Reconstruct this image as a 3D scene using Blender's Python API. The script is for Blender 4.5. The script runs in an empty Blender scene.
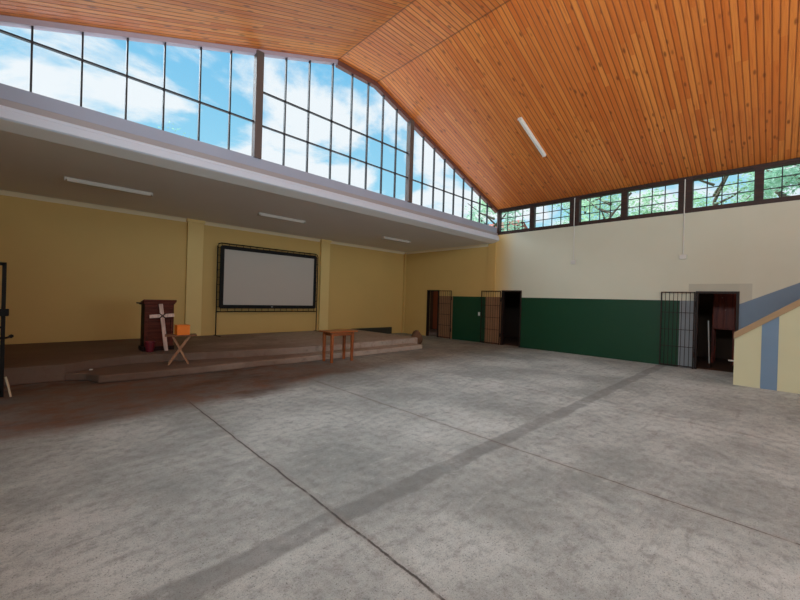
import bpy, bmesh, math, random
from mathutils import Vector, Matrix
random.seed(7)
C = bpy.context.scene.collection
PI = math.pi

# ------------------------------------------------------------------ materials
def lin(c):
    return tuple(((v/255)/12.92 if v/255 <= .04045 else ((v/255+.055)/1.055)**2.4) for v in c)

class NT:
    def __init__(s, name):
        s.m = bpy.data.materials.new(name); s.m.use_nodes = True
        s.t = s.m.node_tree; s.t.nodes.clear()
        s.out = s.n('ShaderNodeOutputMaterial')
        s.bsdf = s.n('ShaderNodeBsdfPrincipled')
        s.l(s.bsdf.outputs[0], s.out.inputs[0])
        s.tc = s.n('ShaderNodeTexCoord').outputs['Object']
    def n(s, t): return s.t.nodes.new(t)
    def l(s, a, b): s.t.links.new(a, b)
    def put(s, v, sock):
        if hasattr(v, 'is_output'): s.l(v, sock)
        elif isinstance(v, (tuple, list)) and len(v) == 3 and sock.type == 'RGBA': sock.default_value = (*v, 1)
        else: sock.default_value = v
    def math(s, op, a, b=0., c=None, clamp=False):
        k = s.n('ShaderNodeMath'); k.operation = op; k.use_clamp = clamp
        s.put(a, k.inputs[0]); s.put(b, k.inputs[1])
        if c is not None: s.put(c, k.inputs[2])
        return k.outputs[0]
    def xyz(s, v=None):
        k = s.n('ShaderNodeSeparateXYZ'); s.l(v or s.tc, k.inputs[0]); return k.outputs
    def comb(s, x=0., y=0., z=0.):
        k = s.n('ShaderNodeCombineXYZ')
        for i, v in enumerate((x, y, z)): s.put(v, k.inputs[i])
        return k.outputs[0]
    def noise(s, scale, detail=4, rough=.55, vec=None, dist=0.):
        k = s.n('ShaderNodeTexNoise'); s.l(vec or s.tc, k.inputs['Vector'])
        k.inputs['Scale'].default_value = scale; k.inputs['Detail'].default_value = detail
        k.inputs['Roughness'].default_value = rough; k.inputs['Distortion'].default_value = dist
        return k.outputs['Fac']
    def white(s, v, dim='1D'):
        k = s.n('ShaderNodeTexWhiteNoise'); k.noise_dimensions = dim
        s.put(v, k.inputs['W'] if dim == '1D' else k.inputs['Vector']); return k.outputs['Value']
    def ss(s, v, a, b):                                    # smoothstep a..b -> 0..1
        k = s.n('ShaderNodeMapRange'); k.interpolation_type = 'SMOOTHSTEP'
        s.put(v, k.inputs['Value']); s.put(a, k.inputs['From Min']); s.put(b, k.inputs['From Max'])
        return k.outputs[0]
    def mix(s, f, a, b, mode='MIX'):
        k = s.n('ShaderNodeMix'); k.data_type = 'RGBA'; k.blend_type = mode
        s.put(f, k.inputs[0]); s.put(a, k.inputs[6]); s.put(b, k.inputs[7]); return k.outputs[2]
    def bump(s, h, strength=.3, dist=.01):
        k = s.n('ShaderNodeBump'); k.inputs['Strength'].default_value = strength; k.inputs['Distance'].default_value = dist
        s.l(h, k.inputs['Height']); s.l(k.outputs[0], s.bsdf.inputs['Normal'])
    def fin(s, col, rough=.6, metal=0., spec=.5):
        s.put(col, s.bsdf.inputs['Base Color']); s.put(rough, s.bsdf.inputs['Roughness'])
        s.bsdf.inputs['Metallic'].default_value = metal; s.bsdf.inputs['Specular IOR Level'].default_value = spec
        return s.m

def paint(name, col, rough=.7, var=.08, scale=1.5, metal=0., spec=.4, bump=.05):
    m = NT(name); c = lin(col) if max(col) > 1 else col
    d = tuple(v*(1-var*2.2) for v in c)
    f = m.mix(m.noise(scale, 5, .6), d, tuple(min(1, v*(1+var)) for v in c))
    if bump: m.bump(m.noise(60, 3), bump, .004)
    return m.fin(f, rough, metal, spec)

def wood(name, col, dark, rough=.4, axis=2, scale=14, spec=.4):
    m = NT(name); x = m.xyz(); st = [1., 1., 1.]; st[axis] = .07
    v = m.comb(*[m.math('MULTIPLY', x[i], st[i]) for i in range(3)])
    f = m.ss(m.noise(scale, 6, .65, v, 1.2), .3, .72)
    m.bump(f, .12, .003)
    return m.fin(m.mix(f, lin(dark), lin(col)), rough, 0, spec)

def pine_ceiling():
    m = NT('pine_boards'); x, y, z = m.xyz()
    W = .098
    u = m.math('DIVIDE', y, W); i = m.math('FLOOR', u); fr = m.math('SUBTRACT', u, i)
    r0 = m.white(i)
    seg = m.math('FLOOR', m.math('DIVIDE', m.math('ADD', x, m.math('MULTIPLY', r0, 7.)), 2.6))
    r = m.white(m.comb(i, seg, 3.), '3D')
    gv = m.comb(m.math('MULTIPLY', x, .35), m.math('MULTIPLY', y, 9.), m.math('MULTIPLY', r, 30.))
    grain = m.noise(3.2, 6, .65, gv, .8)
    big = m.noise(.45, 3, .5)
    # knots
    vor = m.n('ShaderNodeTexVoronoi'); vor.inputs['Scale'].default_value = 1.
    kv = m.comb(m.math('MULTIPLY', x, 2.6), m.math('MULTIPLY', y, 7.), r0)
    m.l(kv, vor.inputs['Vector'])
    knot = m.ss(vor.outputs['Distance'], .23, .06)
    c = m.mix(r, lin((212, 112, 44)), lin((236, 146, 68)))
    c = m.mix(m.math('MULTIPLY', m.ss(grain, .42, .7), .55), c, lin((178, 80, 28)))
    c = m.mix(m.math('MULTIPLY', m.ss(big, .4, .75), .25), c, lin((196, 100, 42)))
    c = m.mix(m.math('MULTIPLY', knot, .75), c, lin((104, 44, 16)))
    e = m.math('MINIMUM', fr, m.math('SUBTRACT', 1., fr))
    g = m.ss(e, .16, .03)
    c = m.mix(m.math('MULTIPLY', g, .62), c, lin((112, 46, 16)))
    sx = m.math('MINIMUM', m.math('ABSOLUTE', m.math('SUBTRACT', x, 4.93)), m.math('ABSOLUTE', m.math('SUBTRACT', x, 6.15)))
    c = m.mix(m.math('MULTIPLY', m.ss(sx, .025, .008), .6), c, lin((80, 34, 14)))
    m.bump(m.ss(e, .02, .16), .6, .012)
    return m.fin(c, m.math('ADD', .3, m.math('MULTIPLY', grain, .18)), 0, .5)

def concrete_floor():
    m = NT('floor_concrete'); x, y, z = m.xyz()
    n1 = m.noise(.55, 6, .62); n2 = m.noise(2.6, 8, .7); n3 = m.noise(38, 4, .7); n4 = m.noise(1.1, 6, .6, m.comb(m.math('MULTIPLY', x, .4), y, 5.))
    c = m.mix(m.ss(n1, .34, .68), lin((132, 141, 139)), lin((180, 189, 187)))
    c = m.mix(m.math('MULTIPLY', m.ss(n2, .5, .78), .5), c, lin((118, 120, 121)))
    c = m.mix(m.math('MULTIPLY', m.ss(n4, .56, .74), .5), c, lin((194, 200, 199)))
    c = m.mix(m.math('MULTIPLY', m.ss(n3, .56, .74), .5), c, lin((98, 98, 98)))
    pit = m.noise(75, 2, .5); c = m.mix(m.math('MULTIPLY', m.ss(pit, .62, .7), .75), c, lin((72, 72, 72)))
    md = m.noise(9, 8, .78); st = m.noise(5, 8, .72, m.comb(m.math('MULTIPLY', x, .22), m.math('MULTIPLY', y, 1.6), z))
    c = m.mix(m.math('MULTIPLY', m.ss(md, .46, .66), .55), c, lin((98, 103, 101)))
    c = m.mix(m.math('MULTIPLY', m.ss(md, .46, .3), .35), c, lin((198, 204, 202)))
    c = m.mix(m.math('MULTIPLY', m.ss(st, .54, .68), .45), c, lin((106, 111, 109)))
    c = m.mix(m.math('MULTIPLY', m.ss(st, .44, .3), .25), c, lin((201, 206, 204)))
    # trowelled strip across the hall
    w = m.math('MULTIPLY', m.math('SUBTRACT', m.noise(1.6, 5, .7), .5), .14)
    dy = m.math('ABSOLUTE', m.math('SUBTRACT', m.math('ADD', y, w), 2.19))
    band = m.math('MULTIPLY', m.ss(dy, .12, .075), m.ss(m.noise(3, 5, .7), .25, .5))
    c = m.mix(m.math('MULTIPLY', band, .62), c, lin((100, 105, 104)))
    # slab joints
    jw = m.math('MULTIPLY', m.math('SUBTRACT', m.noise(1.3, 6, .75), .5), .07)
    xx = m.math('ADD', x, jw); d = None
    for k, jx in enumerate((1.57, 3.74, 6.47, 9.0)):
        q = m.math('ABSOLUTE', m.math('SUBTRACT', xx, jx))
        q = m.math('ADD', q, (.0, .0025, .007, .009)[k])
        d = q if d is None else m.math('MINIMUM', d, q)
    j = m.ss(d, .012, .005)
    j = m.math('MULTIPLY', j, m.math('MULTIPLY', m.ss(m.noise(4.5, 3, .6), .22, .5), m.ss(y, 6.15, 5.95)))
    c = m.mix(m.math('MULTIPLY', m.ss(d, .07, .0), .25), c, lin((120, 108, 96)))
    c = m.mix(m.math('MULTIPLY', j, .9), c, lin((44, 38, 34)))
    # red earth trodden in near the stage, with shade painted over it
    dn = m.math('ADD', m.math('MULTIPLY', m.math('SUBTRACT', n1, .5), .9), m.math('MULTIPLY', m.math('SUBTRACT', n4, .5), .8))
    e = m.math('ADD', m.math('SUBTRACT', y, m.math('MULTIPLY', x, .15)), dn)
    dirt_shade = m.math('MULTIPLY', m.ss(e, 5.3, 5.85), m.math('SUBTRACT', 1., m.math('MULTIPLY', m.ss(x, 3.0, 7.0), .78)))
    dirt_shade = m.math('MULTIPLY', dirt_shade, m.math('ADD', .72, m.math('MULTIPLY', m.ss(n2, .4, .65), .28)))
    smoke = m.math('MULTIPLY', dirt_shade, m.ss(n4, .5, .64))
    c = m.mix(dirt_shade, c, m.mix(m.ss(n2, .35, .68), lin((70, 44, 31)), lin((118, 84, 62))))
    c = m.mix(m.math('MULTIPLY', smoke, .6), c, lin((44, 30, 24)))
    gr_ = m.noise(120, 2, .6); c = m.mix(m.math('MULTIPLY', m.ss(gr_, .5, .66), .35), c, lin((84, 86, 85)))
    m.bump(m.math('SUBTRACT', m.math('ADD', n3, m.math('MULTIPLY', n2, .6)), m.math('MULTIPLY', j, 2.)), .28, .012)
    return m.fin(c, m.math('ADD', .5, m.math('MULTIPLY', n2, .3)), 0, .45)

def stage_concrete():
    m = NT('stage_concrete'); x, y, z = m.xyz()
    n1 = m.noise(.9, 6, .65, m.comb(m.math('MULTIPLY', x, .5), y, z)); n2 = m.noise(5, 8, .7); n3 = m.noise(42, 3, .7)
    c = m.mix(m.ss(n1, .35, .65), lin((122, 102, 88)), lin((162, 144, 130)))
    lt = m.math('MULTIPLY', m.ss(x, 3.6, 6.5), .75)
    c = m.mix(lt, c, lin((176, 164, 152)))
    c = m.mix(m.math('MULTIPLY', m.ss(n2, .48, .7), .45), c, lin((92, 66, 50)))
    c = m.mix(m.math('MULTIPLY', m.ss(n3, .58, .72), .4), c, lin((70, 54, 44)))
    left = m.ss(x, 4.6, 1.)  # left end darkened in the colour for the dim light there
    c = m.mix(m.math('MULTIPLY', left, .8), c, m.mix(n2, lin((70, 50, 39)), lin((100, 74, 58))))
    m.bump(m.math('ADD', n2, n3), .35, .015)
    return m.fin(c, .8)

def glass_mat():
    m = NT('window_glass'); t = m.t
    tr = m.n('ShaderNodeBsdfTransparent'); tr.inputs[0].default_value = (.95, .975, .985, 1)
    gl = m.n('ShaderNodeBsdfGlossy'); gl.inputs['Roughness'].default_value = .02
    fr = m.n('ShaderNodeLayerWeight'); fr.inputs[0].default_value = .25
    mx = m.n('ShaderNodeMixShader'); m.l(m.math('MULTIPLY_ADD', m.math('POWER', fr.outputs[1], 3.), .12, .01), mx.inputs[0]); m.l(tr.outputs[0], mx.inputs[1]); m.l(gl.outputs[0], mx.inputs[2])
    m.l(mx.outputs[0], m.out.inputs[0]); t.nodes.remove(m.bsdf); return m.m

def leaf_mat(name, a, b):
    m = NT(name); t = m.t
    oi = m.n('ShaderNodeNewGeometry')
    c = m.mix(m.noise(1.4, 4), lin(a), lin(b))
    c = m.mix(m.math('MULTIPLY', oi.outputs['Random Per Island'], .4), c, lin((236, 250, 236)))
    df = m.n('ShaderNodeBsdfDiffuse'); tl = m.n('ShaderNodeBsdfTranslucent'); mx = m.n('ShaderNodeMixShader')
    m.l(c, df.inputs[0]); m.l(c, tl.inputs[0]); mx.inputs[0].default_value = .5
    m.l(df.outputs[0], mx.inputs[1]); m.l(tl.outputs[0], mx.inputs[2]); m.l(mx.outputs[0], m.out.inputs[0])
    t.nodes.remove(m.bsdf); return m.m

def stair_wall_paint():                    # right wall beside the stair: blue dado that follows the stair
    m = NT('stair_dado_paint'); x, y, z = m.xyz()
    h = m.math('SUBTRACT', m.math('SUBTRACT', z, 1.72), m.math('MULTIPLY', m.math('SUBTRACT', .66, y), .52))
    f = m.ss(h, .006, -.006)
    n = m.noise(1.5, 5)
    patch = m.math('MULTIPLY', m.ss(z, 2.215, 2.205), m.ss(y, .455, .465))
    cr = m.mix(n, lin((204, 206, 186)), lin((214, 216, 198)))
    cr = m.mix(patch, cr, lin((190, 192, 176)))
    c = m.mix(f, cr, m.mix(n, lin((104, 128, 152)), lin((122, 146, 168))))
    return m.fin(c, .6)

M = {}
M['pine'] = pine_ceiling()
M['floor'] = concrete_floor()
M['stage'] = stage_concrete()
M['glass'] = glass_mat()
def hall_paint():
    m = NT('cream_wall_paint'); x, y, z = m.xyz(); n = m.noise(.7, 5)
    c = m.mix(n, lin((204, 206, 186)), lin((214, 216, 198)))
    c = m.mix(m.ss(m.math('ADD', y, m.math('MULTIPLY', n, .3)), 6.7, 7.6), c, lin((222, 192, 126)))  # yellowing towards the stage paints in the falloff of light
    return m.fin(c, .65, 0, .35)
M['cream'] = hall_paint()
M['patch'] = paint('bare_plaster_patch', (190, 192, 176), .8, .04, 3)
M['yellow'] = paint('yellow_wall_paint', (206, 173, 106), .65, .05, .6)
M['pilaster'] = paint('pilaster_pale_yellow', (222, 195, 130), .65, .04, .8)
M['green'] = paint('green_gloss_dado', (18, 66, 42), .42, .06, 1.2, spec=.35)
M['greystripe'] = paint('grey_plaster_strip', (132, 142, 148), .8, .06, 3)
M['brownstrip'] = paint('bare_brown_strip', (150, 112, 80), .85, .1, 4)
M['stairwall'] = stair_wall_paint()
M['stagebase'] = paint('dark_dado_paint', (52, 50, 40), .7, .1, 2)
M['soffit'] = paint('stage_soffit_board', (226, 224, 222), .8, .03, .8)
M['fascia'] = paint('fascia_white_paint', (206, 214, 228), .55, .03, 1)
M['fasciagrey'] = paint('fascia_grey_render', (164, 171, 190), .7, .06, 1.2)
M['fasciatan'] = paint('fascia_tan_render', (164, 160, 162), .75, .05, 1.2)
M['cornice'] = paint('cornice_paint', (232, 220, 190), .6, .03, 1)
M['frame'] = wood('dark_window_wood', (66, 40, 30), (34, 20, 16), .5, 1)
M['post'] = paint('grey_brown_post_paint', (96, 84, 80), .5, .06, 2)
M['rake'] = paint('rake_board_stain', (112, 70, 62), .5, .08, 2)
M['rakelit'] = paint('rake_board_lit', (176, 160, 172), .6, .05, 2)  # paler copy for the left rake boards, daylight on them painted in
M['mullion'] = paint('black_window_bar', (34, 34, 40), .45, .05, 3)
M['iron'] = paint('black_iron', (17, 14, 14), .6, .1, 6, spec=.2)
M['ironbrown'] = paint('brown_painted_iron', (40, 29, 25), .55, .1, 6, spec=.3)
M['lampwhite'] = paint('white_lamp_plastic', (238, 236, 230), .35, .01, 2, bump=0)
M['soffitlamp'] = paint('dusty_lamp_plastic', (206, 202, 196), .45, .02, 2, bump=0)
M['pvc'] = paint('white_pvc', (214, 214, 208), .4, .02, 2, bump=0)
M['lectern'] = wood('dark_mahogany', (98, 48, 36), (64, 28, 20), .6, 0, spec=.15)
M['lecterndark'] = wood('darker_mahogany', (46, 22, 17), (24, 11, 9), .6, 2, spec=.15)
M['table'] = wood('varnished_orange_wood', (172, 100, 54), (118, 60, 30), .3, 0)
M['tablev'] = wood('varnished_orange_leg_wood', (172, 100, 54), (118, 60, 30), .3, 2)
M['crossw'] = wood('weathered_pinkish_white_wood', (226, 204, 194), (172, 146, 136), .75, 2)
M['rope'] = paint('dark_twine', (60, 42, 32), .9, .1, 30)
M['tray'] = wood('brown_tray_wood', (134, 88, 60), (96, 58, 38), .45, 0)
M['traymetal'] = wood('pale_leg_wood', (176, 132, 98), (136, 94, 66), .5, 2)
M['orange'] = paint('orange_card', (232, 124, 28), .6, .06, 8)
M['maroon'] = paint('maroon_plastic', (104, 28, 42), .35, .05, 5, bump=0)
M['blackcloth'] = paint('black_screen_border', (12, 12, 13), .8, .05, 6)
M['screen'] = paint('grey_white_projection_fabric', (188, 181, 173), .85, .02, 1, bump=0)
M['logo'] = paint('silver_mark', (150, 150, 150), .4, .02, 3, bump=0)
M['blue'] = paint('blue_stair_stripe', (112, 138, 162), .6, .05, 2)
M['stairc'] = paint('cream_stair_paint', (202, 200, 164), .65, .04, 1.2)
M['tan'] = paint('tan_coping_render', (168, 142, 108), .75, .08, 4)
M['sack'] = paint('brown_sackcloth', (112, 80, 58), .95, .2, 14, bump=.4)
M['redwood'] = wood('reddish_cupboard_wood', (150, 62, 40), (92, 32, 22), .45, 2)
M['stick'] = paint('pale_stick', (204, 188, 160), .7, .08, 8)
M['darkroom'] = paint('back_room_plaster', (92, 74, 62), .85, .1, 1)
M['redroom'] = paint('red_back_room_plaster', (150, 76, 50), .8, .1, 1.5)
M['grass'] = paint('grass_ground', (96, 118, 70), .9, .2, 1.2)
M['bark'] = paint('tree_bark', (112, 98, 84), .9, .2, 7, bump=.4)
M['leafA'] = leaf_mat('leaf_pale', (150, 196, 146), (206, 232, 200))
M['leafB'] = leaf_mat('leaf_mid', (120, 176, 140), (184, 222, 196))
M['brick'] = paint('pink_render', (220, 178, 160), .8, .06, 2)
M['rooftile'] = paint('red_roof_tile', (170, 92, 74), .8, .1, 6)
M['darkglass'] = paint('dark_pane', (60, 70, 80), .2, .03, 3, bump=0)
M['roofout'] = paint('roof_sheet', (120, 112, 104), .7, .05, 2)

# ------------------------------------------------------------------ mesh helpers
def box(bm, x0, x1, y0, y1, z0, z1, mi=0):
    v = [bm.verts.new((x, y, z)) for x in (x0, x1) for y in (y0, y1) for z in (z0, z1)]
    for q in ((0, 1, 3, 2), (4, 6, 7, 5), (0, 4, 5, 1), (2, 3, 7, 6), (0, 2, 6, 4), (1, 5, 7, 3)):
        f = bm.faces.new([v[i] for i in q]); f.material_index = mi
def bar(bm, a, b, w, h=None, up=(0, 0, 1), mi=0):          # box-section bar from a to b
    a, b = Vector(a), Vector(b); h = h or w; d = (b-a).normalized(); u = Vector(up)
    if abs(d.dot(u)) > .98: u = Vector((0, 1, 0))
    s = d.cross(u).normalized()*w/2; t = s.cross(d).normalized()*h/2
    r = [[bm.verts.new(p+i*s+j*t) for i, j in ((-1, -1), (1, -1), (1, 1), (-1, 1))] for p in (a, b)]
    for k in range(4): bm.faces.new((r[0][k], r[0][(k+1) % 4], r[1][(k+1) % 4], r[1][k])).material_index = mi
    bm.faces.new(r[0][::-1]).material_index = mi; bm.faces.new(r[1]).material_index = mi
def tube(bm, pts, r, n=10, taper=None):
    pts = [Vector(p) for p in pts]; rings = []
    for i, p in enumerate(pts):
        d = (pts[min(i+1, len(pts)-1)]-pts[max(i-1, 0)]).normalized()
        u = Vector((0, 0, 1)) if abs(d.z) < .9 else Vector((1, 0, 0))
        s = d.cross(u).normalized(); t = s.cross(d)
        rr = r if taper is None else taper[i]
        rings.append([bm.verts.new(p+rr*(math.cos(2*PI*k/n)*s+math.sin(2*PI*k/n)*t)) for k in range(n)])
    for a, b in zip(rings, rings[1:]):
        for k in range(n): bm.faces.new((a[k], a[(k+1) % n], b[(k+1) % n], b[k]))
    bm.faces.new(rings[0][::-1]); bm.faces.new(rings[-1])
def lathe(bm, prof, c=(0, 0, 0), n=24):
    rings = [[bm.verts.new((c[0]+r*math.cos(2*PI*k/n), c[1]+r*math.sin(2*PI*k/n), c[2]+z)) for k in range(n)] for r, z in prof]
    for a, b in zip(rings, rings[1:]):
        for k in range(n): bm.faces.new((a[k], a[(k+1) % n], b[(k+1) % n], b[k]))
    bm.faces.new(rings[0][::-1]); bm.faces.new(rings[-1])
def prism(bm, poly, axis, a, b, mi=0):                     # polygon in the two other axes, extruded along axis
    def P(p, t):
        q = list(p); q.insert(axis, t); return q
    A = [bm.verts.new(P(p, a)) for p in poly]; B = [bm.verts.new(P(p, b)) for p in poly]; n = len(poly)
    for k in range(n): bm.faces.new((A[k], A[(k+1) % n], B[(k+1) % n], B[k])).material_index = mi
    bm.faces.new(A[::-1]).material_index = mi; bm.faces.new(B).material_index = mi
def obj(name, bm, mats, parent=None, bevel=0., smooth=False):
    bmesh.ops.recalc_face_normals(bm, faces=bm.faces[:])
    me = bpy.data.meshes.new(name); bm.to_mesh(me); bm.free()
    for m in (mats if isinstance(mats, (list, tuple)) else [mats]): me.materials.append(M[m])
    o = bpy.data.objects.new(name, me); C.objects.link(o)
    if parent: o.parent = parent; o.matrix_parent_inverse = Matrix.Translation(-parent.location) if not parent.rotation_euler.z else (Matrix.Translation(parent.location) @ parent.rotation_euler.to_matrix().to_4x4()).inverted()
    if smooth:
        for p in me.polygons: p.use_smooth = True
    if bevel:
        b = o.modifiers.new('bevel', 'BEVEL'); b.width = bevel; b.segments = 2; b.limit_method = 'ANGLE'
    return o
def B(fn, *a, **k):
    bm = bmesh.new(); fn(bm, *a, **k); return bm
def tag(o, label, cat, group=None):
    o['label'] = label; o['category'] = cat
    if group: o['group'] = group
    return o
def thing(name, label, cat, loc=(0, 0, 0), group=None):
    o = bpy.data.objects.new(name, None); C.objects.link(o); o.location = loc; o.empty_display_size = .1
    return tag(o, label, cat, group)
def struct(name, bm, mats, parent=None, **k):
    o = obj(name, bm, mats, parent, **k)
    if not parent: o['kind'] = 'structure'
    return o
def dup(root, loc, label, group=None):
    r = root.copy(); C.objects.link(r); r.location = loc; r['label'] = label
    if group: r['group'] = group
    for ch in list(root.children):
        c = ch.copy(); C.objects.link(c); c.parent = r
        for g in ch.children:
            d = g.copy(); C.objects.link(d); d.parent = c
    return r

def cells(axis, f0, f1, us, vs, fn):
    """wall slab between f0 (room face) and f1 on axis 0/1; fn(u,v) -> material index or None (hole)"""
    bm = bmesh.new(); us = sorted(set(us)); vs = sorted(set(vs))
    g = {}
    for i in range(len(us)-1):
        for j in range(len(vs)-1):
            g[i, j] = fn((us[i]+us[i+1])/2, (vs[j]+vs[j+1])/2)
    def q(pts, mi):
        bm.faces.new([bm.verts.new((f, u, v) if axis == 0 else (u, f, v)) for f, u, v in pts]).material_index = mi
    for (i, j), mi in g.items():
        if mi is None: continue
        a, b, c, d = us[i], us[i+1], vs[j], vs[j+1]
        for f in (f0, f1): q([(f, a, c), (f, b, c), (f, b, d), (f, a, d)], mi)
        for (di, dj), e in (((-1, 0), [(a, c), (a, d)]), ((1, 0), [(b, c), (b, d)]), ((0, -1), [(a, c), (b, c)]), ((0, 1), [(a, d), (b, d)])):
            if g.get((i+di, j+dj)) is None:
                (u0, v0), (u1, v1) = e; q([(f0, u0, v0), (f0, u1, v1), (f1, u1, v1), (f1, u0, v0)], mi)
    bmesh.ops.remove_doubles(bm, verts=bm.verts[:], dist=1e-5)
    return bm

# ------------------------------------------------------------------ setting
XL, XR, YB, YG, YS = -1.2, 12.2, -9.4, 7.45, 12.35      # left wall, right wall, rear wall, gable plane, stage back wall
def roofz(x):
    if x < 4.93: return 7.23-.36*(4.93-x)
    if x > 6.15: return 7.23-.36*(x-6.15)
    return 7.23

bm = bmesh.new()                                          # floor, sinking a touch towards the far side door
nx, ny = 56, 88; x0, x1, y0, y1 = XL-.2, XR+.2, YB-.2, YS+.15
gv = [[bm.verts.new((x0+(x1-x0)*i/nx, y0+(y1-y0)*j/ny, 0)) for j in range(ny+1)] for i in range(nx+1)]
for i in range(nx):
    for j in range(ny): bm.faces.new((gv[i][j], gv[i+1][j], gv[i+1][j+1], gv[i][j+1]))
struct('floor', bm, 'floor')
struct('ground', B(box, -60, 90, -60, 110, -.5, -.25), 'grass')

DR = [(.68, 1.52), (6.37, 7.16), (10.15, 10.84)]        # doorways in the right wall
def fr(u, v):
    for a, b in DR:
        if a < u < b and v < 2.02: return None
    if v > 4.09: return 1 if u > 7.42 and v < 4.25 else None
    if u > 7.46:
        if u < 7.85 and v < 1.77: return 3
        if 7.85 < u < 9.42 and v < 1.77: return 2
        if 9.42 < u < 10.15 and v < 1.77: return 3
        return 1
    if u < .68 and v < 4.09: return 5
    if 1.52 < u < 1.85 and v < 1.77: return 4
    if u < 1.67 and v < 2.21: return 6
    if 1.85 < u < 6.37 and v < 1.77: return 2
    if 7.16 < u and v < 1.77: return 3
    return 0
struct('wall_right', cells(0, XR, XR+.2, [YB, .46, .66, .68, 1.52, 1.67, 1.85, 6.37, 7.16, 7.42, 7.46, 7.85, 9.42, 10.15, 10.84, YS+.2],
       [0, 1.77, 2.02, 2.21, 4.09, 4.25], fr), ['cream', 'yellow', 'green', 'brownstrip', 'greystripe', 'stairwall', 'patch'])
struct('trim_1', B(box, XR-.035, XR, 7.46, 7.78, 1.77, 3.79), 'yellow')                    # pilaster where stage meets hall
struct('trim_9', B(box, XR-.035, XR, 7.46, 7.78, 0.0, 1.77), 'brownstrip')

def fl(u, v):
    if 7.0 < u < 7.84 and v < 2.02: return None
    if v > 4.09: return 1 if u > 7.42 else None
    return 1 if u > 7.2 else 0
struct('wall_left', cells(0, XL, XL-.2, [YB, 7.0, 7.2, 7.42, 7.84, YS+.2], [0, 2.02, 4.09, 4.25], fl), ['cream', 'yellow'])
struct('wall_back', cells(1, YS, YS+.2, [XL, XR], [0, .3, 4.0], lambda u, v: 0), ['yellow'])
bm = cells(1, YB, YB-.2, [XL-.2, 2.5, 8.5, XR+.2], [0, 3.2, 5.0], lambda u, v: None if 2.5 < u < 8.5 and v < 3.2 else 0)
prism(bm, [(XL-.2, 5.0), (XR+.2, 5.0), (XR+.2, roofz(XR+.2)), (6.15, 7.23), (4.93, 7.23), (XL-.2, roofz(XL-.2))], 1, YB-.2, YB)
struct('wall_rear', bm, ['cream'])

# timber ceiling and roof above it
def roofpoly(off):
    xs = (XL-.22, 4.93, 6.15, XR+.22)
    return [(x, roofz(x)+off) for x in xs]
bm = bmesh.new(); p = roofpoly(0); q = roofpoly(.05)
prism(bm, p+q[::-1], 1, YB-.3, YG+.12)
struct('ceiling', bm, 'pine')
bm = bmesh.new(); p = roofpoly(.052); q = roofpoly(.15)
prism(bm, p+q[::-1], 1, YB-.5, YG+.12)
struct('roof', bm, 'roofout')

# stage ceiling, beam over the stage front
struct('ceiling_stage', B(box, XL-.2, XR+.2, 7.62, YS+.2, 3.79, 4.0), 'soffit')
bm = bmesh.new()
prof = [(7.44, 4.36), (7.44, 4.17), (7.405, 4.155), (7.40, 4.065), (7.37, 4.05), (7.365, 4.01), (7.345, 3.99), (7.335, 3.885), (7.36, 3.865), (7.62, 3.789), (7.62, 4.36)]
prism(bm, prof, 0, XL, XR-.002)
for f in bm.faces:
    c = f.calc_center_median()
    if c.z > 4.2 and c.y < 7.5: f.material_index = 1
    elif 4.06 < c.z < 4.17 and c.y < 7.5: f.material_index = 2
    elif c.y > 7.4 and c.z < 3.9: f.material_index = 3
struct('trim_2', bm, ['fascia', 'fasciagrey', 'fasciatan', 'soffit'])
struct('trim_3', B(prism, [(YS-.002, 3.788), (YS-.09, 3.788), (YS-.05, 3.75), (YS-.002, 3.69)], 0, XL, XR), 'cornice')      # cornices round the stage
struct('trim_4', B(prism, [(XR-.002, 3.788), (XR-.09, 3.788), (XR-.05, 3.75), (XR-.002, 3.69)], 1, 7.80, YS-.1), 'cornice') if False else None
bm = bmesh.new()
prof = [(XR-.002, 3.788), (XR-.09, 3.788), (XR-.05, 3.75), (XR-.002, 3.69)]
prism(bm, prof, 1, 7.80, YS-.1); struct('trim_4', bm, 'cornice')
for k, (a, b) in enumerate(((3.06, 3.49), (7.63, 8.02))):                                        # pilasters on the back wall
    bm = B(box, a, b, YS-.1, YS, .27, 3.70); box(bm, a-.03, b+.03, YS-.14, YS, 3.70, 3.788)
    struct('trim_%d' % (5+k), bm, 'pilaster')
struct('trim_7', B(box, XR-.05, XR, YS-.12, YS, 0, 3.7), 'yellow')
struct('trim_8', B(box, 9.2, 11.47, YS-.06, YS, 0, .3), 'stagebase')                            # dark low skirting

# stage
up = [(-1.18, 8.72), (-.24, 8.66), (.3, 8.62), (.8, 8.9), (1.3, 9.08), (1.8, 9.0), (2.5, 8.85), (3.5, 8.65), (4.7, 8.48), (6.2, 8.45), (7.4, 8.48), (8.3, 8.5), (9.2, 8.55)]
bm = bmesh.new(); prism(bm, up+[(9.2, YS-.07), (-1.18, YS-.07)], 2, 0, .295)
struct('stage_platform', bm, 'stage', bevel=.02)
lo = [(.72, 8.06), (1.3, 8.0), (2.3, 7.97), (3.6, 8.0), (4.3, 7.94), (4.55, 7.96), (5.3, 7.97), (5.9, 7.97), (6.4, 7.97), (7.4, 7.97), (8.2, 7.98), (8.86, 8.02)]
pts = [p for p in up if p[0] >= .3]
bm = bmesh.new(); prism(bm, lo+[(8.86, 8.54)]+[(x, y-.005) for x, y in pts[:-1][::-1]]+[(.58, 8.45)], 2, 0, .14)
struct('stage_step', bm, 'stage', bevel=.025)

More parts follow.
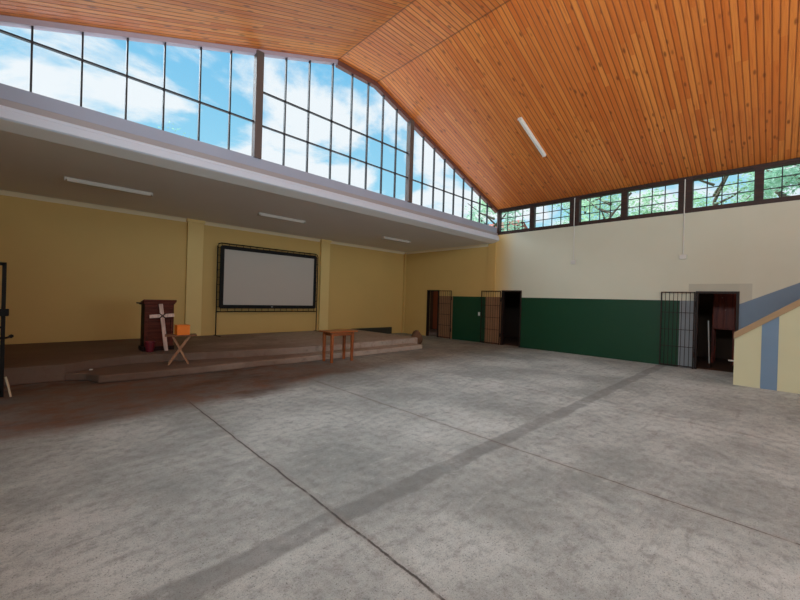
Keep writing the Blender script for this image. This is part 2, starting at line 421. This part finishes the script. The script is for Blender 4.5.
# ------------------------------------------------------------------ gable glazing
WN = [0]
def wname():
    WN[0] += 1; return 'window_%d' % WN[0]
FR = .12                                                  # frame depth under the boards
def fr_(x, o): return .085 if (x+o)/2 < 4.93 else FR
def gable_bay(xa, xb, mull, hbars, left_post, right_post):
    name = wname(); y0, y1 = YG, YG+.06
    xs = sorted({xa, xb} | {v for v in (4.93, 6.15) if xa < v < xb})
    bm = bmesh.new()                                      # rake board under the ceiling
    for a, b in zip(xs, xs[1:]):
        prism(bm, [(a, roofz(a)-.001), (b, roofz(b)-.001), (b, roofz(b)-fr_(b, a)), (a, roofz(a)-fr_(a, b))], 1, YG-.02, YG+.1, 0)
    for f_ in bm.faces:
        f_.material_index = 1 if f_.calc_center_median().x < 4.93 else 0
    root = struct(name, bm, ['rake', 'rakelit'])
    bm = bmesh.new(); box(bm, xa, xb, y0, y1, 4.3, 4.375)
    obj('sill', bm, 'fasciagrey', root)
    for m_ in mull:
        obj('mullion', B(box, m_-.012, m_+.012, y0, y1, 4.375, roofz(m_)-.06), 'mullion', root)
    for h in hbars:
        e = xb
        if roofz(xb)-FR < h: e = 6.15+(7.23-FR-h)/.36
        s = xa
        if roofz(xa)-FR < h: s = 4.93-(7.23-FR-h)/.36
        obj('glazing_bar', B(box, s, e, y0+.003, y1-.003, h-.012, h+.012), 'mullion', root)
    bm = bmesh.new(); top = [(x, roofz(x)-.07) for x in xs]
    A = [bm.verts.new((x, YG+.031, z)) for x, z in [(xa, 4.35), (xb, 4.35)]+top[::-1]]; bm.faces.new(A)
    obj('pane', bm, 'glass', root)
    return root
for px_ in (-1.12, 3.07, 7.48):
    w = .075
    struct('trim_%d' % {-1.12: 10, 3.07: 11, 7.48: 12}[px_], B(box, px_-w, px_+w, YG-.06, YG+.1, 4.36, roofz(px_)-.05), 'post', bevel=.008)
gable_bay(XL, 3.07, [-.71, -.17, .37, .92, 1.44, 2.0, 2.53], [5.09], 0, 1)
gable_bay(3.07, 7.48, [3.66, 4.22, 4.83, 5.40, 5.91, 6.43, 6.93], [5.06, 5.75], 1, 1)
gable_bay(7.48, XR, [8.04, 8.55, 9.06, 9.56, 10.08, 10.58, 11.07, 11.55], [5.05], 1, 0)

# ------------------------------------------------------------------ side clerestory windows
PER = 2.84
def side_window(y0, y1, x, s):                            # pane opening y0..y1, wall face x, s=+1 right wall
    name = wname(); f0, f1 = sorted((x-s*.0, x+s*.14)); z0, z1 = 4.205, 4.935
    bm = bmesh.new(); e = .084
    box(bm, f0, f1, y0-e, y1+e, 4.09, z0); box(bm, f0, f1, y0-e, y1+e, z1, 5.03)
    box(bm, f0, f1, y0-e, y0, z0, z1); box(bm, f0, f1, y1, y1+e, z0, z1)
    root = struct(name, bm, 'frame')
    g0, g1 = sorted((x+s*.05, x+s*.075)); w = (y1-y0)/4; h = (z1-z0)/3
    for k in (1, 2, 3): obj('glazing_bar', B(box, g0, g1, y0+k*w-.011, y0+k*w+.011, z0, z1), 'mullion', root)
    for k in (1, 2): obj('glazing_bar', B(box, g0+.002, g1-.002, y0, y1, z0+k*h-.011, z0+k*h+.011), 'mullion', root)
    bm = bmesh.new(); gx = x+s*.063
    bm.faces.new([bm.verts.new(p) for p in ((gx, y0, z0), (gx, y1, z0), (gx, y1, z1), (gx, y0, z1))]); obj('pane', bm, 'glass', root)
tn = 13
for s, x in ((1, XR), (-1, XL)):
    for k in range(6):
        c = 7.455-PER*k                                   # far edge of bay k (post centre, except the corner)
        side_window(c-1.29, c-.115, x, s); side_window(c-2.655, c-1.455, x, s)
        f0, f1 = sorted((x-s*.03, x+s*.16))
        if k < 5:
            struct('trim_%d' % tn, B(box, f0, f1, c-PER-.125, c-PER+.125, 4.09, roofz(x)-.01), 'frame'); tn += 1
    f0, f1 = sorted((x-s*.015, x+s*.15))
    struct('trim_%d' % tn, B(box, f0, f1, 7.405, 7.45, 4.09, 5.02), 'post'); tn += 1
    # wall plate between window heads and boards
    struct('trim_%d' % tn, B(box, *sorted((x-s*.02, x+s*.15)), YB, 7.40, 4.985, 5.045), 'frame'); tn += 1

# ------------------------------------------------------------------ doorways, gates, back rooms
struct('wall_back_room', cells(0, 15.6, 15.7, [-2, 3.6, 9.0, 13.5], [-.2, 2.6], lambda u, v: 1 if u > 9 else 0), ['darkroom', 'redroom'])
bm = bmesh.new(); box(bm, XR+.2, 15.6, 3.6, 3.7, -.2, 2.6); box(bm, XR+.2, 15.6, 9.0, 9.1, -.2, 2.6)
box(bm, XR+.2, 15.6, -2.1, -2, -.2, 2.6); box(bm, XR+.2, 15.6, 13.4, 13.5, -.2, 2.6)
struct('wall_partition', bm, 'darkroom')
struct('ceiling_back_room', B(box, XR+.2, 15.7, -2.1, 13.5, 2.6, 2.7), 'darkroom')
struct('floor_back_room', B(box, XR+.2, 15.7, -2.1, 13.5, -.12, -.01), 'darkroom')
for k, (a, b) in enumerate(DR):
    bm = bmesh.new(); t = .055
    box(bm, XR-.02, XR+.12, a, a+t, 0, 2.02); box(bm, XR-.02, XR+.12, b-t, b, 0, 2.02); box(bm, XR-.02, XR+.12, a+t, b-t, 1.965, 2.02)
    struct('door_%d' % (k+1), bm, 'ironbrown')

def iron_gate(name, label, y0, y1, x, cat='gate', n=7, mat='ironbrown', rails=(.55, 1.0, 1.45), group=None):
    r = thing(name, label, cat, (x, (y0+y1)/2, 0), group)
    bm = bmesh.new(); t = .027; z0, z1 = .03, 2.0
    for y in (y0, y1): box(bm, x-t/2, x+t/2, y-t/2, y+t/2, 0 if y == y0 else z0, z1)
    for z in (z0+t/2, z1-t/2): box(bm, x-t/2, x+t/2, y0+t/2, y1-t/2, z-t/2, z+t/2)
    obj('frame', bm, mat, r)
    for k in range(1, n+1):
        y = y0+(y1-y0)*k/(n+1)
        obj('bar', B(tube, [(x, y, z0), (x, y, z1-.01)], .0065, 6), mat, r)
    for z in rails: obj('rail', B(box, x-.006, x+.006, y0, y1, z-.007, z+.007), mat, r)
    obj('hinge', B(tube, [(x+.02, y0-.02, 1.6), (x+.02, y0-.02, 1.74)], .014, 8), mat, r)
    obj('hinge', B(tube, [(x+.02, y0-.02, .3), (x+.02, y0-.02, .44)], .014, 8), mat, r)
    return r
GX = XR-.09
iron_gate('iron_gate', 'iron barred gate folded open over the grey wall strip near the stairs', 1.53, 2.24, GX, n=7)
iron_gate('iron_gate', 'iron barred gate folded open over the brown strip at the middle doorway', 7.17, 7.97, GX, n=7)
iron_gate('iron_gate', 'iron barred gate folded over the wall beside the farthest doorway past the stage', 9.45, 10.14, GX, n=6)

# left gate, swung out from the left wall
g = thing('iron_gate', 'black iron gate with a lock box standing open at the left edge', 'gate', (-.8, 7.85, 0))
bm = bmesh.new(); gy = 7.85
for x in (-1.17, -.40): box(bm, x-.022, x+.022, gy-.022, gy+.022, .0, 1.96)
box(bm, -1.17, -.40, gy-.022, gy+.022, 1.915, 1.96); box(bm, -1.17, -.40, gy-.022, gy+.022, .06, .10)
obj('frame', bm, 'iron', g)
for k in range(1, 6): obj('bar', B(tube, [(-1.17+.77*k/6, gy, .08), (-1.17+.77*k/6, gy, 1.93)], .008, 6), 'iron', g)
obj('rail', B(box, -1.15, -.42, gy-.008, gy+.008, 1.0, 1.03), 'iron', g)
lk = obj('lock_box', B(box, -.44, -.345, gy-.045, gy+.045, 1.18, 1.285), 'iron', g, bevel=.008)
bm = B(tube, [(-.43, gy-.02, .86), (-.36, gy-.02, .865), (-.325, gy-.02, .88)], .016, 8); lathe(bm, [(.0, -.03), (.026, -.015), (.026, .015), (.0, .03)], (-.315, gy-.02, .885), 12)
obj('bolt', bm, 'iron', g)
bm = B(tube, [(-.30, 7.76, .008), (-.335, 7.78, .2), (-.36, 7.79, .30)], .013, 8)
tag(obj('wooden_stick', bm, 'stick'), 'short pale stick leaning against the foot of the left gate post', 'stick')

# things glimpsed in the dark store behind the right doorway
cp = thing('wooden_cupboard', 'reddish brown wooden cupboard in the dark room behind the right doorway', 'cupboard', (14.3, 1.05, 0))
bm = B(box, 14.1, 14.6, .86, 1.36, .98, 2.06); obj('carcass', bm, 'redwood', cp, bevel=.01)
for a, b in ((.88, 1.10), (1.12, 1.34)):
    d = obj('door', B(box, 14.08, 14.1, a, b, 1.02, 2.02), 'redwood', cp, bevel=.006)
    obj('knob', B(lathe, [(.0, -.012), (.012, -.008), (.012, .008), (.0, .012)], (14.065, b-.03 if a < 1 else a+.03, 1.9 if a > 1 else 1.55), 10), 'logo', d)
for y in (.885, 1.335):
    for x in (14.13, 14.57): obj('leg', B(box, x-.025, x+.025, y-.025, y+.025, -.01, .98), 'redwood', cp)
bm = B(tube, [(12.95, 1.28, .0), (13.05, 1.34, 1.25)], .014, 8)
br = tag(obj('broom', bm, 'pvc'), 'grey broom handle leaning in the dark room behind the right doorway', 'broom')
bm = B(box, 12.85, 13.05, 1.25, 1.31, -.008, .1); obj('bristles', bm, 'rope', br)
pp = B(tube, [(11.2, .60, .42), (11.2, .78, .42)], .018, 10)
tag(obj('pipe_stub', pp, 'pvc'), 'short white pipe stub poking out behind the stair wall end', 'pipe')

# ------------------------------------------------------------------ electrics
def conduit(y, label):
    r = thing('electrical_conduit', label, 'conduit', (XR-.02, y, 2.93), 'white conduits on the right wall')
    obj('pipe', B(tube, [(XR-.05, y, 4.98), (XR-.05, y, 4.12), (XR-.014, y, 4.02), (XR-.014, y, 2.99)], .013, 8), 'pvc', r)
    obj('socket_box', B(box, XR-.05, XR, y-.075, y+.075, 2.87, 2.99), 'pvc', r, bevel=.008)
conduit(4.63, 'white conduit and box on the right wall, the one farther from the stairs')
conduit(1.81, 'white conduit and box on the right wall, the one nearer the stairs')
sw = thing('light_switch', 'small white switch on the dark green dado left of the middle doorway', 'light switch', (XR, 8.12, 1.1))
obj('plate', B(box, XR-.02, XR, 8.08, 8.16, 1.03, 1.17), 'pvc', sw, bevel=.004); obj('rocker', B(box, XR-.026, XR-.02, 8.105, 8.135, 1.07, 1.13), 'lampwhite', sw)

def batten(x0, x1, y, label, mat, slope=0., w=.1):
    cx = (x0+x1)/2; z = roofz(cx) if slope else 3.79
    r = thing('ceiling_light', label, 'light', (cx, y, z))
    L = (x1-x0)/2*math.sqrt(1+slope**2)
    R = Matrix.Translation((cx, y, z)) @ Matrix.Rotation(math.atan(slope), 4, 'Y')
    for nm, f in (('housing', lambda b: box(b, -L, L, -w/2, w/2, -.035, 0)),
                  ('diffuser', lambda b: prism(b, [(-w*.42, -.035), (w*.42, -.035), (w*.34, -.07), (-w*.34, -.07)], 0, -L+.03, L-.03)),
                  ('end_cap', lambda b: box(b, -L-.012, -L, -w/2, w/2, -.072, 0)), ('end_cap', lambda b: box(b, L, L+.012, -w/2, w/2, -.072, 0))):
        bm = bmesh.new(); f(bm); bm.transform(R); obj(nm, bm, mat, r)
batten(8.68, 10.12, 4.73, 'white tube light on the sloping pine ceiling', 'lampwhite', .36)
batten(.28, 1.71, 9.82, 'pale tube light on the stage soffit, leftmost of its row', 'soffitlamp', w=.13)
batten(4.12, 5.46, 9.76, 'pale tube light on the stage soffit above the projection screen, middle of its row', 'soffitlamp', w=.13)
batten(8.64, 9.97, 9.86, 'pale tube light on the stage soffit, rightmost of its row', 'soffitlamp', w=.13)

# ------------------------------------------------------------------ staircase
st = thing('staircase', 'cream stair side wall with blue vertical stripe and tan sloping coping at right', 'staircase', (10.55, .2, 0))
zl = lambda y: .965+(.64-y)*.787
Ye, Yt = .64, -3.4
bm = bmesh.new(); prism(bm, [(Ye, 0), (Ye, zl(Ye)), (Yt, zl(Yt)), (Yt, 0)], 0, 10.45, 10.63)
obj('side_wall', bm, 'stairc', st)
bm = bmesh.new(); prism(bm, [(.235, 0), (.235, zl(.235)-.002), (-.005, zl(-.005)-.002), (-.005, 0)], 0, 10.446, 10.45)
obj('painted_stripe', bm, 'blue', st)
bm = bmesh.new(); prism(bm, [(Ye+.01, zl(Ye)-.01), (Ye+.01, zl(Ye)+.13), (Yt, zl(Yt)+.138), (Yt, zl(Yt))], 0, 10.43, 10.65)
obj('coping', bm, 'tan', st, bevel=.006)
bm = bmesh.new(); n = 13; prf = []
for k in range(n):
    prf += [(.30-k*.28, k*.17), (.30-k*.28, (k+1)*.17)]
prf += [(Yt, n*.17), (Yt, 0)]
prism(bm, prf, 0, 10.63, XR-.003); obj('steps', bm, 'stairc', st)

# ------------------------------------------------------------------ projection screen
sy = 12.12; X0, X1, Z0, Z1 = 3.865, 7.41, 1.035, 3.17
ps = thing('projection_screen', 'large blank projection screen with black border in a black truss frame on stage', 'projection screen', (5.64, sy, .28))
bm = bmesh.new()
rr = .018
tube(bm, [(X0, sy, .29), (X0, sy, Z1-.1), (X0+.03, sy, Z1-.03), (X0+.1, sy, Z1), (X1-.1, sy, Z1), (X1-.03, sy, Z1-.03), (X1, sy, Z1-.1), (X1, sy, .29)], rr, 8)
tube(bm, [(X0, sy, Z0), (X1, sy, Z0)], rr, 8)
obj('truss_frame', bm, 'iron', ps)
bx0, bx1, bz0, bz1 = X0+.07, X1-.07, Z0+.1, Z1-.065
for x in (X0, X1):
    bm = bmesh.new(); bar(bm, (x, sy-.42, .295), (x, sy+.14, .295), .035, .03); obj('foot', bm, 'iron', ps)
n = 16
for k in range(n):
    x = X0+.12+(X1-X0-.24)*k/(n-1)
    for a, b in ((Z1, bz1-.02), (Z0, bz0+.02)): obj('rung', B(tube, [(x, sy, a), (x, sy, b)], .009, 6), 'iron', ps)
n = 9
for k in range(n):
    z = Z0+.15+(Z1-Z0-.3)*k/(n-1)
    for a, b in ((X0, bx0+.02), (X1, bx1-.02)): obj('rung', B(tube, [(a, sy, z), (b, sy, z)], .009, 6), 'iron', ps)
bm = bmesh.new(); t = .115; r_ = .05
def rrect(a, b, c, d, r, n=4):
    P = []
    for cx, cz, a0 in ((b-r, d-r, 0), (a+r, d-r, 90), (a+r, c+r, 180), (b-r, c+r, 270)):
        for k in range(n+1):
            an = math.radians(a0+90*k/n); P.append((cx+r*math.cos(an), cz+r*math.sin(an)))
    return P
O_, I_ = rrect(bx0, bx1, bz0, bz1, .07), rrect(bx0+t, bx1-t, bz0+t, bz1-t, .015)
L = len(O_)
for ya, yb in ((sy-.05, sy-.01),):
    q = [[bm.verts.new((x, y, z)) for x, z in P] for y in (ya, yb) for P in (O_, I_)]
    for k in range(L):
        j = (k+1) % L
        bm.faces.new((q[0][k], q[0][j], q[1][j], q[1][k])); bm.faces.new((q[2][k], q[3][k], q[3][j], q[2][j]))
        bm.faces.new((q[0][k], q[2][k], q[2][j], q[0][j])); bm.faces.new((q[1][k], q[1][j], q[3][j], q[3][k]))
bo = obj('border', bm, 'blackcloth', ps)
bm = bmesh.new(); cx = (bx0+bx1)/2
prism(bm, [(cx+.04*math.cos(2*PI*k/16), bz0+t/2+.018*math.sin(2*PI*k/16)) for k in range(16)], 1, sy-.054, sy-.05)
obj('emblem', bm, 'logo', bo)
obj('screen_fabric', B(box, bx0+t-.01, bx1-t+.01, sy-.035, sy-.02, bz0+t-.01, bz1-t+.01), 'screen', ps)

# ------------------------------------------------------------------ lectern, cross, bucket
lx0, lx1, ly0, ly1, lz = 1.60, 2.16, 9.60, 9.98, .295
le = thing('lectern', 'dark mahogany lectern standing on the left of the stage', 'lectern', ((lx0+lx1)/2, 9.53, lz))
obj('base', B(box, lx0-.03, lx1+.02, ly0-.02, ly1+.02, lz, lz+.09), 'lecterndark', le, bevel=.008)
for x in (lx0, lx1-.03): obj('side_panel', B(box, x, x+.03, ly0, ly1, lz+.09, 1.33), 'lecterndark', le, bevel=.004)
fp = obj('front_panel', B(box, lx0+.03, lx1-.03, ly0+.02, ly0+.05, lz+.09, 1.33), 'lectern', le)
for k in range(4):
    z = .98+k*.085
    obj('front_plank', B(box, lx0+.005, lx1-.005, ly0-.006, ly0+.02, z, z+.079), 'lectern', le, bevel=.006)
for x in (lx0+.002, lx1-.062): obj('stile', B(box, x, x+.06, ly0-.004, ly0+.02, lz+.09, .975), 'lectern', le, bevel=.004)
obj('rail', B(box, lx0+.062, lx1-.062, ly0-.004, ly0+.02, lz+.09, lz+.17), 'lectern', le, bevel=.004)
bm = bmesh.new(); prism(bm, [(ly0-.05, 1.38), (ly0-.05, 1.425), (ly1+.06, 1.335), (ly1+.06, 1.30), (ly1, 1.30), (ly0, 1.36)], 0, lx0-.03, lx1+.04)
obj('slanted_top', bm, 'lectern', le, bevel=.006)
obj('cornice', B(box, lx0-.015, lx1+.02, ly0-.025, ly0+.01, 1.325, 1.375), 'lectern', le, bevel=.008)
obj('reading_ledge', B(box, lx0-.09, lx0-.03, ly0+.1, ly1+.02, 1.325, 1.35), 'lecterndark', le)

cr = thing('wooden_cross', 'pale weathered wooden cross leaning against the front of the lectern', 'cross', (1.99, 9.45, lz))
A, T = Vector((1.985, 9.40, lz+.006)), Vector((1.885, 9.535, 1.33))
d = (T-A).normalized(); P = A+d*.78
bm = bmesh.new(); bar(bm, A, T, .075, .03, up=(0, -1, 0)); obj('upright', bm, 'crossw', cr, bevel=.006)
fy = Vector((0, -.026, .0))
sd = Vector((1, 0, .06)).normalized()
bm = bmesh.new(); bar(bm, P-sd*.24+fy, P+sd*.23+fy, .02, .075, up=(0, .1, 1)); obj('crossbar', bm, 'crossw', cr, bevel=.006)
bm = bmesh.new()
for s in (-1, 1):
    q = P+fy; loop = [q+Vector((-s*.055, -.02, -.05)), q+Vector((0, -.024, 0)), q+Vector((s*.055, -.02, .05))]
    tube(bm, loop, .012, 6)
obj('binding', bm, 'rope', cr)

bk = thing('bucket', 'small maroon plastic bucket at the foot of the lectern', 'bucket', (1.69, 9.46, lz))
obj('tub', B(lathe, [(.07, 0), (.092, .2), (.098, .2), (.098, .22), (.088, .22), (.066, .015)], (1.69, 9.46, lz), 24), 'maroon', bk, smooth=False)
obj('handle', B(tube, [(1.69+.095*math.cos(a), 9.46-.03*math.sin(a), lz+.205+.1*math.sin(a)) for a in [PI*k/10 for k in range(11)]], .005, 6), 'iron', bk)

# ------------------------------------------------------------------ folding tray table with the orange box
ft = thing('folding_table', 'small brown folding table with crossed legs on the stage step', 'table', (2.03, 8.5, .13))
tz = .735
obj('tabletop', B(box, 1.77, 2.33, 8.36, 8.72, tz-.022, tz), 'tray', ft, bevel=.006)
for y in (8.41, 8.68):
    bm = bmesh.new(); bar(bm, (1.84, y, .135), (2.21, y, tz-.022), .026, .02, up=(0, 1, 0)); obj('leg', bm, 'traymetal', ft)
    bm = bmesh.new(); bar(bm, (2.19, y+.022, .135), (1.90, y+.022, tz-.022), .026, .02, up=(0, 1, 0)); obj('leg', bm, 'traymetal', ft)
obj('brace', B(bar, (1.89, 8.41, .21), (1.89, 8.68, .21), .02), 'traymetal', ft)
obj('brace', B(bar, (2.16, 8.43, .21), (2.16, 8.70, .21), .02), 'traymetal', ft)
ft.rotation_euler.z = -.22
ob = thing('cardboard_box', 'small orange box sitting on the brown folding table', 'box', (2.07, 8.5, tz))
obj('body', B(box, 1.955, 2.185, 8.40, 8.62, tz+.001, tz+.185), 'orange', ob, bevel=.006)
bm = bmesh.new(); prism(bm, [(8.395, tz+.185), (8.625, tz+.185), (8.625, tz+.198), (8.395, tz+.203)], 0, 1.95, 2.19); obj('lid', bm, 'orange', ob)

# ------------------------------------------------------------------ wooden table in front of the stage
tb = thing('wooden_table', 'small square wooden table on the floor before the stage', 'table', (5.36, 7.66, 0))
tx0, tx1, ty0, ty1 = 5.04, 5.64, 7.50, 7.84
for x in (tx0, tx1):
    for y in (ty0, ty1):
        bm = bmesh.new(); s, t = .034, .027; v = []
        for z, w in ((0, t), (.735, s)): v.append([bm.verts.new((x+i*w, y+j*w, z)) for i, j in ((-1, -1), (1, -1), (1, 1), (-1, 1))])
        for k in range(4): bm.faces.new((v[0][k], v[0][(k+1) % 4], v[1][(k+1) % 4], v[1][k]))
        bm.faces.new(v[0][::-1]); bm.faces.new(v[1]); obj('leg', bm, 'tablev', tb, bevel=.004)
for y in (ty0, ty1): obj('apron', B(box, tx0+.034, tx1-.034, y-.012, y+.012, .645, .735), 'table', tb, bevel=.003)
for x in (tx0, tx1): obj('apron', B(box, x-.012, x+.012, ty0+.034, ty1-.034, .645, .735), 'table', tb, bevel=.003)
obj('tabletop', B(box, tx0-.13, tx1+.11, ty0-.09, ty1+.07, .735, .765), 'table', tb, bevel=.008)

# sack slumped at the stage end
bm = bmesh.new(); bmesh.ops.create_uvsphere(bm, u_segments=24, v_segments=14, radius=1)
rnd = random.Random(3)
for v in bm.verts:
    p = v.co; k = 1+.07*math.sin(5*p.x+3*p.z)+.05*math.sin(7*p.y+4*p.z)
    zz = max(-.92, p.z*k); v.co = Vector((9.43+p.x*k*.19*(1.1-.12*p.z), 8.82+p.y*k*.2, .24+zz*.26))
sk = tag(obj('sack', bm, 'sack', smooth=True), 'brown rounded sack slumped on the floor at the right end of the stage', 'sack')
bm = bmesh.new(); lathe(bm, [(.06, 0), (.05, .015), (.07, .04), (.0, .03)], (9.42, 8.82, .47), 14)
obj('tied_neck', bm, 'sack', sk, smooth=True)
# paper scrap
bm = bmesh.new(); bmesh.ops.create_icosphere(bm, subdivisions=2, radius=1)
for v in bm.verts:
    k = rnd.uniform(.7, 1.1); v.co = Vector((.66+v.co.x*k*.03, 8.68+v.co.y*k*.022, .148+v.co.z*k*.016))
tag(obj('paper_scrap', bm, 'pvc'), 'crumpled white paper scrap on the left end of the stage step', 'litter')

# ------------------------------------------------------------------ outdoors: trees, house
def tree(x, y, h, r, label, mat, n=2600, seed=0, zc=None, rz=None):
    R = random.Random(seed); t = thing('tree', label, 'tree', (x, y, -.25), 'trees behind the right hand windows' if x > 13 else None)
    bm = bmesh.new(); pts = [(x+R.uniform(-.15, .15)*k, y+R.uniform(-.15, .15)*k, -.25+(h*.8+.25)*k/6) for k in range(7)]
    tube(bm, pts, .2, 8, [.22-.028*k for k in range(7)])
    for b in range(9):
        z = h*(.35+.05*b); a = R.uniform(0, 2*PI); k = r*R.uniform(.55, .9)
        tube(bm, [(x, y, z), (x+.5*k*math.cos(a), y+.5*k*math.sin(a), z+.25*k), (x+k*math.cos(a), y+k*math.sin(a), z+.65*k)], .05, 6, [.075, .05, .02])
    obj('trunk', bm, 'bark', t)
    zc = zc or h*.62; rz = rz or h*.40
    bm = bmesh.new()
    cl = []
    for _ in range(42):
        while True:
            p = Vector((R.uniform(-1, 1), R.uniform(-1, 1), R.uniform(-1, 1)))
            if .25 < p.length < 1: break
        cl.append((Vector((x+p.x*r, y+p.y*r, zc+p.z*rz)), R.uniform(.35, .7)))
    for _ in range(n):
        c, s = R.choice(cl); p = c+Vector((R.gauss(0, s*.6), R.gauss(0, s*.6), R.gauss(0, s*.42)))
        L = R.uniform(.06, .12); q = Matrix.Rotation(R.uniform(0, 2*PI), 3, 'Z') @ Matrix.Rotation(R.uniform(-1.2, 1.2), 3, 'X') @ Matrix.Rotation(R.uniform(-.8, .8), 3, 'Y')
        bm.faces.new([bm.verts.new(p+q @ Vector(v)) for v in ((-L, 0, 0), (0, -L*.45, .02), (L, 0, 0), (0, L*.45, .02))])
    obj('crown', bm, mat, t)
    return t
TR = [(19, -.6, 8.8, 2.1, 'leafB', 'leafy tree in the near row outside the windows above the stairs'),
      (19, 5.6, 8.4, 2.1, 'leafA', 'leafy tree in the near row outside between the two wall conduits'),
      (19, 11.8, 8.6, 2.1, 'leafB', 'leafy tree in the near row outside the clerestory window nearest the gable'),
      (26, 2.6, 11., 2.3, 'leafA', 'taller leafy tree of the far row, outside beyond the nearer conduit'),
      (26, 9.2, 11., 2.3, 'leafB', 'taller leafy tree of the far row, outside beyond the farther conduit'),
      (26, 16.6, 10.2, 2.2, 'leafA', 'leafy tree seen through the low right corner of the gable glazing')]
for k, (x, y, h, r, m_, lb) in enumerate(TR): tree(x, y, h, r, lb, m_, 5200, 20+k)
tree(6.3, 30, 13.1, 2.0, 'distant treetop just showing over the beam under the left gable glazing', 'leafB', 1500, 50)
hs = thing('house', 'pinkish house outside, glimpsed through the clerestory window nearest the gable', 'house', (38, 22.5, -.25))
obj('wall', B(box, 34, 39, 19.6, 25.5, -.25, 8.6), 'brick', hs)
bm = bmesh.new(); prism(bm, [(33.6, 8.6), (39.4, 8.6), (36.5, 10.4)], 1, 19.2, 25.9); obj('roof', bm, 'rooftile', hs)
for y in (20.6, 23.0):
    w = obj('window', B(box, 33.93, 34.0, y, y+1.2, 6.2, 7.6), 'pvc', hs); obj('pane', B(box, 33.91, 33.93, y+.08, y+1.12, 6.28, 7.52), 'darkglass', w)

# ------------------------------------------------------------------ sky
w = bpy.data.worlds.new('sky'); bpy.context.scene.world = w; w.use_nodes = True; t = w.node_tree; t.nodes.clear()
N = t.nodes.new; Lk = t.links.new
tc = N('ShaderNodeTexCoord'); sp = N('ShaderNodeSeparateXYZ'); Lk(tc.outputs['Generated'], sp.inputs[0])
def mth(op, a, b):
    k = N('ShaderNodeMath'); k.operation = op
    for i, v in enumerate((a, b)):
        if hasattr(v, 'is_output'): Lk(v, k.inputs[i])
        else: k.inputs[i].default_value = v
    return k.outputs[0]
zz = mth('ADD', mth('MAXIMUM', sp.outputs[2], 0.), .22)
cb = N('ShaderNodeCombineXYZ'); Lk(mth('DIVIDE', sp.outputs[0], zz), cb.inputs[0]); Lk(mth('DIVIDE', sp.outputs[1], zz), cb.inputs[1])
nz = N('ShaderNodeTexNoise'); Lk(cb.outputs[0], nz.inputs['Vector']); nz.inputs['Scale'].default_value = 1.9; nz.inputs['Detail'].default_value = 9; nz.inputs['Roughness'].default_value = .56; nz.inputs['Distortion'].default_value = .3
mr = N('ShaderNodeMapRange'); mr.interpolation_type = 'SMOOTHSTEP'; Lk(nz.outputs['Fac'], mr.inputs[0]); mr.inputs[1].default_value = .45; mr.inputs[2].default_value = .56
gr = N('ShaderNodeMapRange'); Lk(sp.outputs[2], gr.inputs[0]); gr.inputs[1].default_value = .1; gr.inputs[2].default_value = .75
mx = N('ShaderNodeMix'); mx.data_type = 'RGBA'; Lk(gr.outputs[0], mx.inputs[0]); mx.inputs[6].default_value = (*lin((176, 230, 246)), 1); mx.inputs[7].default_value = (*lin((70, 172, 230)), 1)
m2 = N('ShaderNodeMix'); m2.data_type = 'RGBA'; Lk(mr.outputs[0], m2.inputs[0]); Lk(mx.outputs[2], m2.inputs[6]); m2.inputs[7].default_value = (*lin((240, 246, 250)), 1)
bg = N('ShaderNodeBackground'); Lk(m2.outputs[2], bg.inputs[0]); bg.inputs[1].default_value = 1.05
ow = N('ShaderNodeOutputWorld'); Lk(bg.outputs[0], ow.inputs[0])

# ------------------------------------------------------------------ lights
def light(kind, name, loc, dirv, energy, col=(1, 1, 1), **k):
    l = bpy.data.lights.new(name, kind); l.energy = energy; l.color = col
    for a, v in k.items(): setattr(l, a, v)
    o = bpy.data.objects.new(name, l); C.objects.link(o); o.location = loc
    o.rotation_euler = Vector(dirv).to_track_quat('-Z', 'Y').to_euler(); return o
light('SUN', 'bright_sky_front', (5, 20, 15), (.1, -1, -1.3), 8.0, (.88, .95, 1), angle=math.radians(60))
light('AREA', 'rear_fill', (5.5, -8.8, 2.6), (0, 1, .8), 560, (.9, .96, 1), spread=math.radians(115), shape='RECTANGLE', size=9, size_y=4)  # area lamp added behind the camera to brighten the hall
light('AREA', 'left_fill', (-1.0, -1.5, 4.5), (1, 0, .05), 470, (.78, .92, 1), shape='RECTANGLE', size=12, size_y=.8)  # unseen area lamp added by the left wall, lifting right wall and ceiling
light('POINT', 'room_bulb_far', (14.2, 11.2, 2.3), (0, 0, -1), 14, (1, .75, .55), shadow_soft_size=.1)
light('POINT', 'room_fill_near', (13.6, .2, 2.4), (0, 0, -1), 3, (1, .75, .55), shadow_soft_size=.1)  # unseen point lamp added to light the store room dimly

# ------------------------------------------------------------------ camera (measured from the photograph's vanishing points)
F, yaw, pitch, roll = 368.4, .770813, -.003433, .029198
f = Vector((math.cos(pitch)*math.sin(yaw), math.cos(pitch)*math.cos(yaw), math.sin(pitch)))
rt = Vector((math.cos(yaw), -math.sin(yaw), 0)); u = rt.cross(f)
r2 = math.cos(roll)*rt+math.sin(roll)*u; u2 = -math.sin(roll)*rt+math.cos(roll)*u
cam = bpy.data.cameras.new('camera'); co = bpy.data.objects.new('camera', cam); C.objects.link(co)
co.matrix_world = Matrix(((r2.x, u2.x, -f.x, 0), (r2.y, u2.y, -f.y, 0), (r2.z, u2.z, -f.z, 1.6), (0, 0, 0, 1)))
cam.sensor_width = 36; cam.lens = 36*F/800; cam.clip_start = .05; cam.clip_end = 300
bpy.context.scene.camera = co
sc = bpy.context.scene
sc.view_settings.view_transform = 'Standard'; sc.view_settings.look = 'None'; sc.view_settings.exposure = 0; sc.view_settings.gamma = 1
sc.cycles.max_bounces = 10; sc.cycles.diffuse_bounces = 6; sc.cycles.transparent_max_bounces = 12
sc.cycles.use_denoising = True; sc.cycles.sample_clamp_indirect = 6
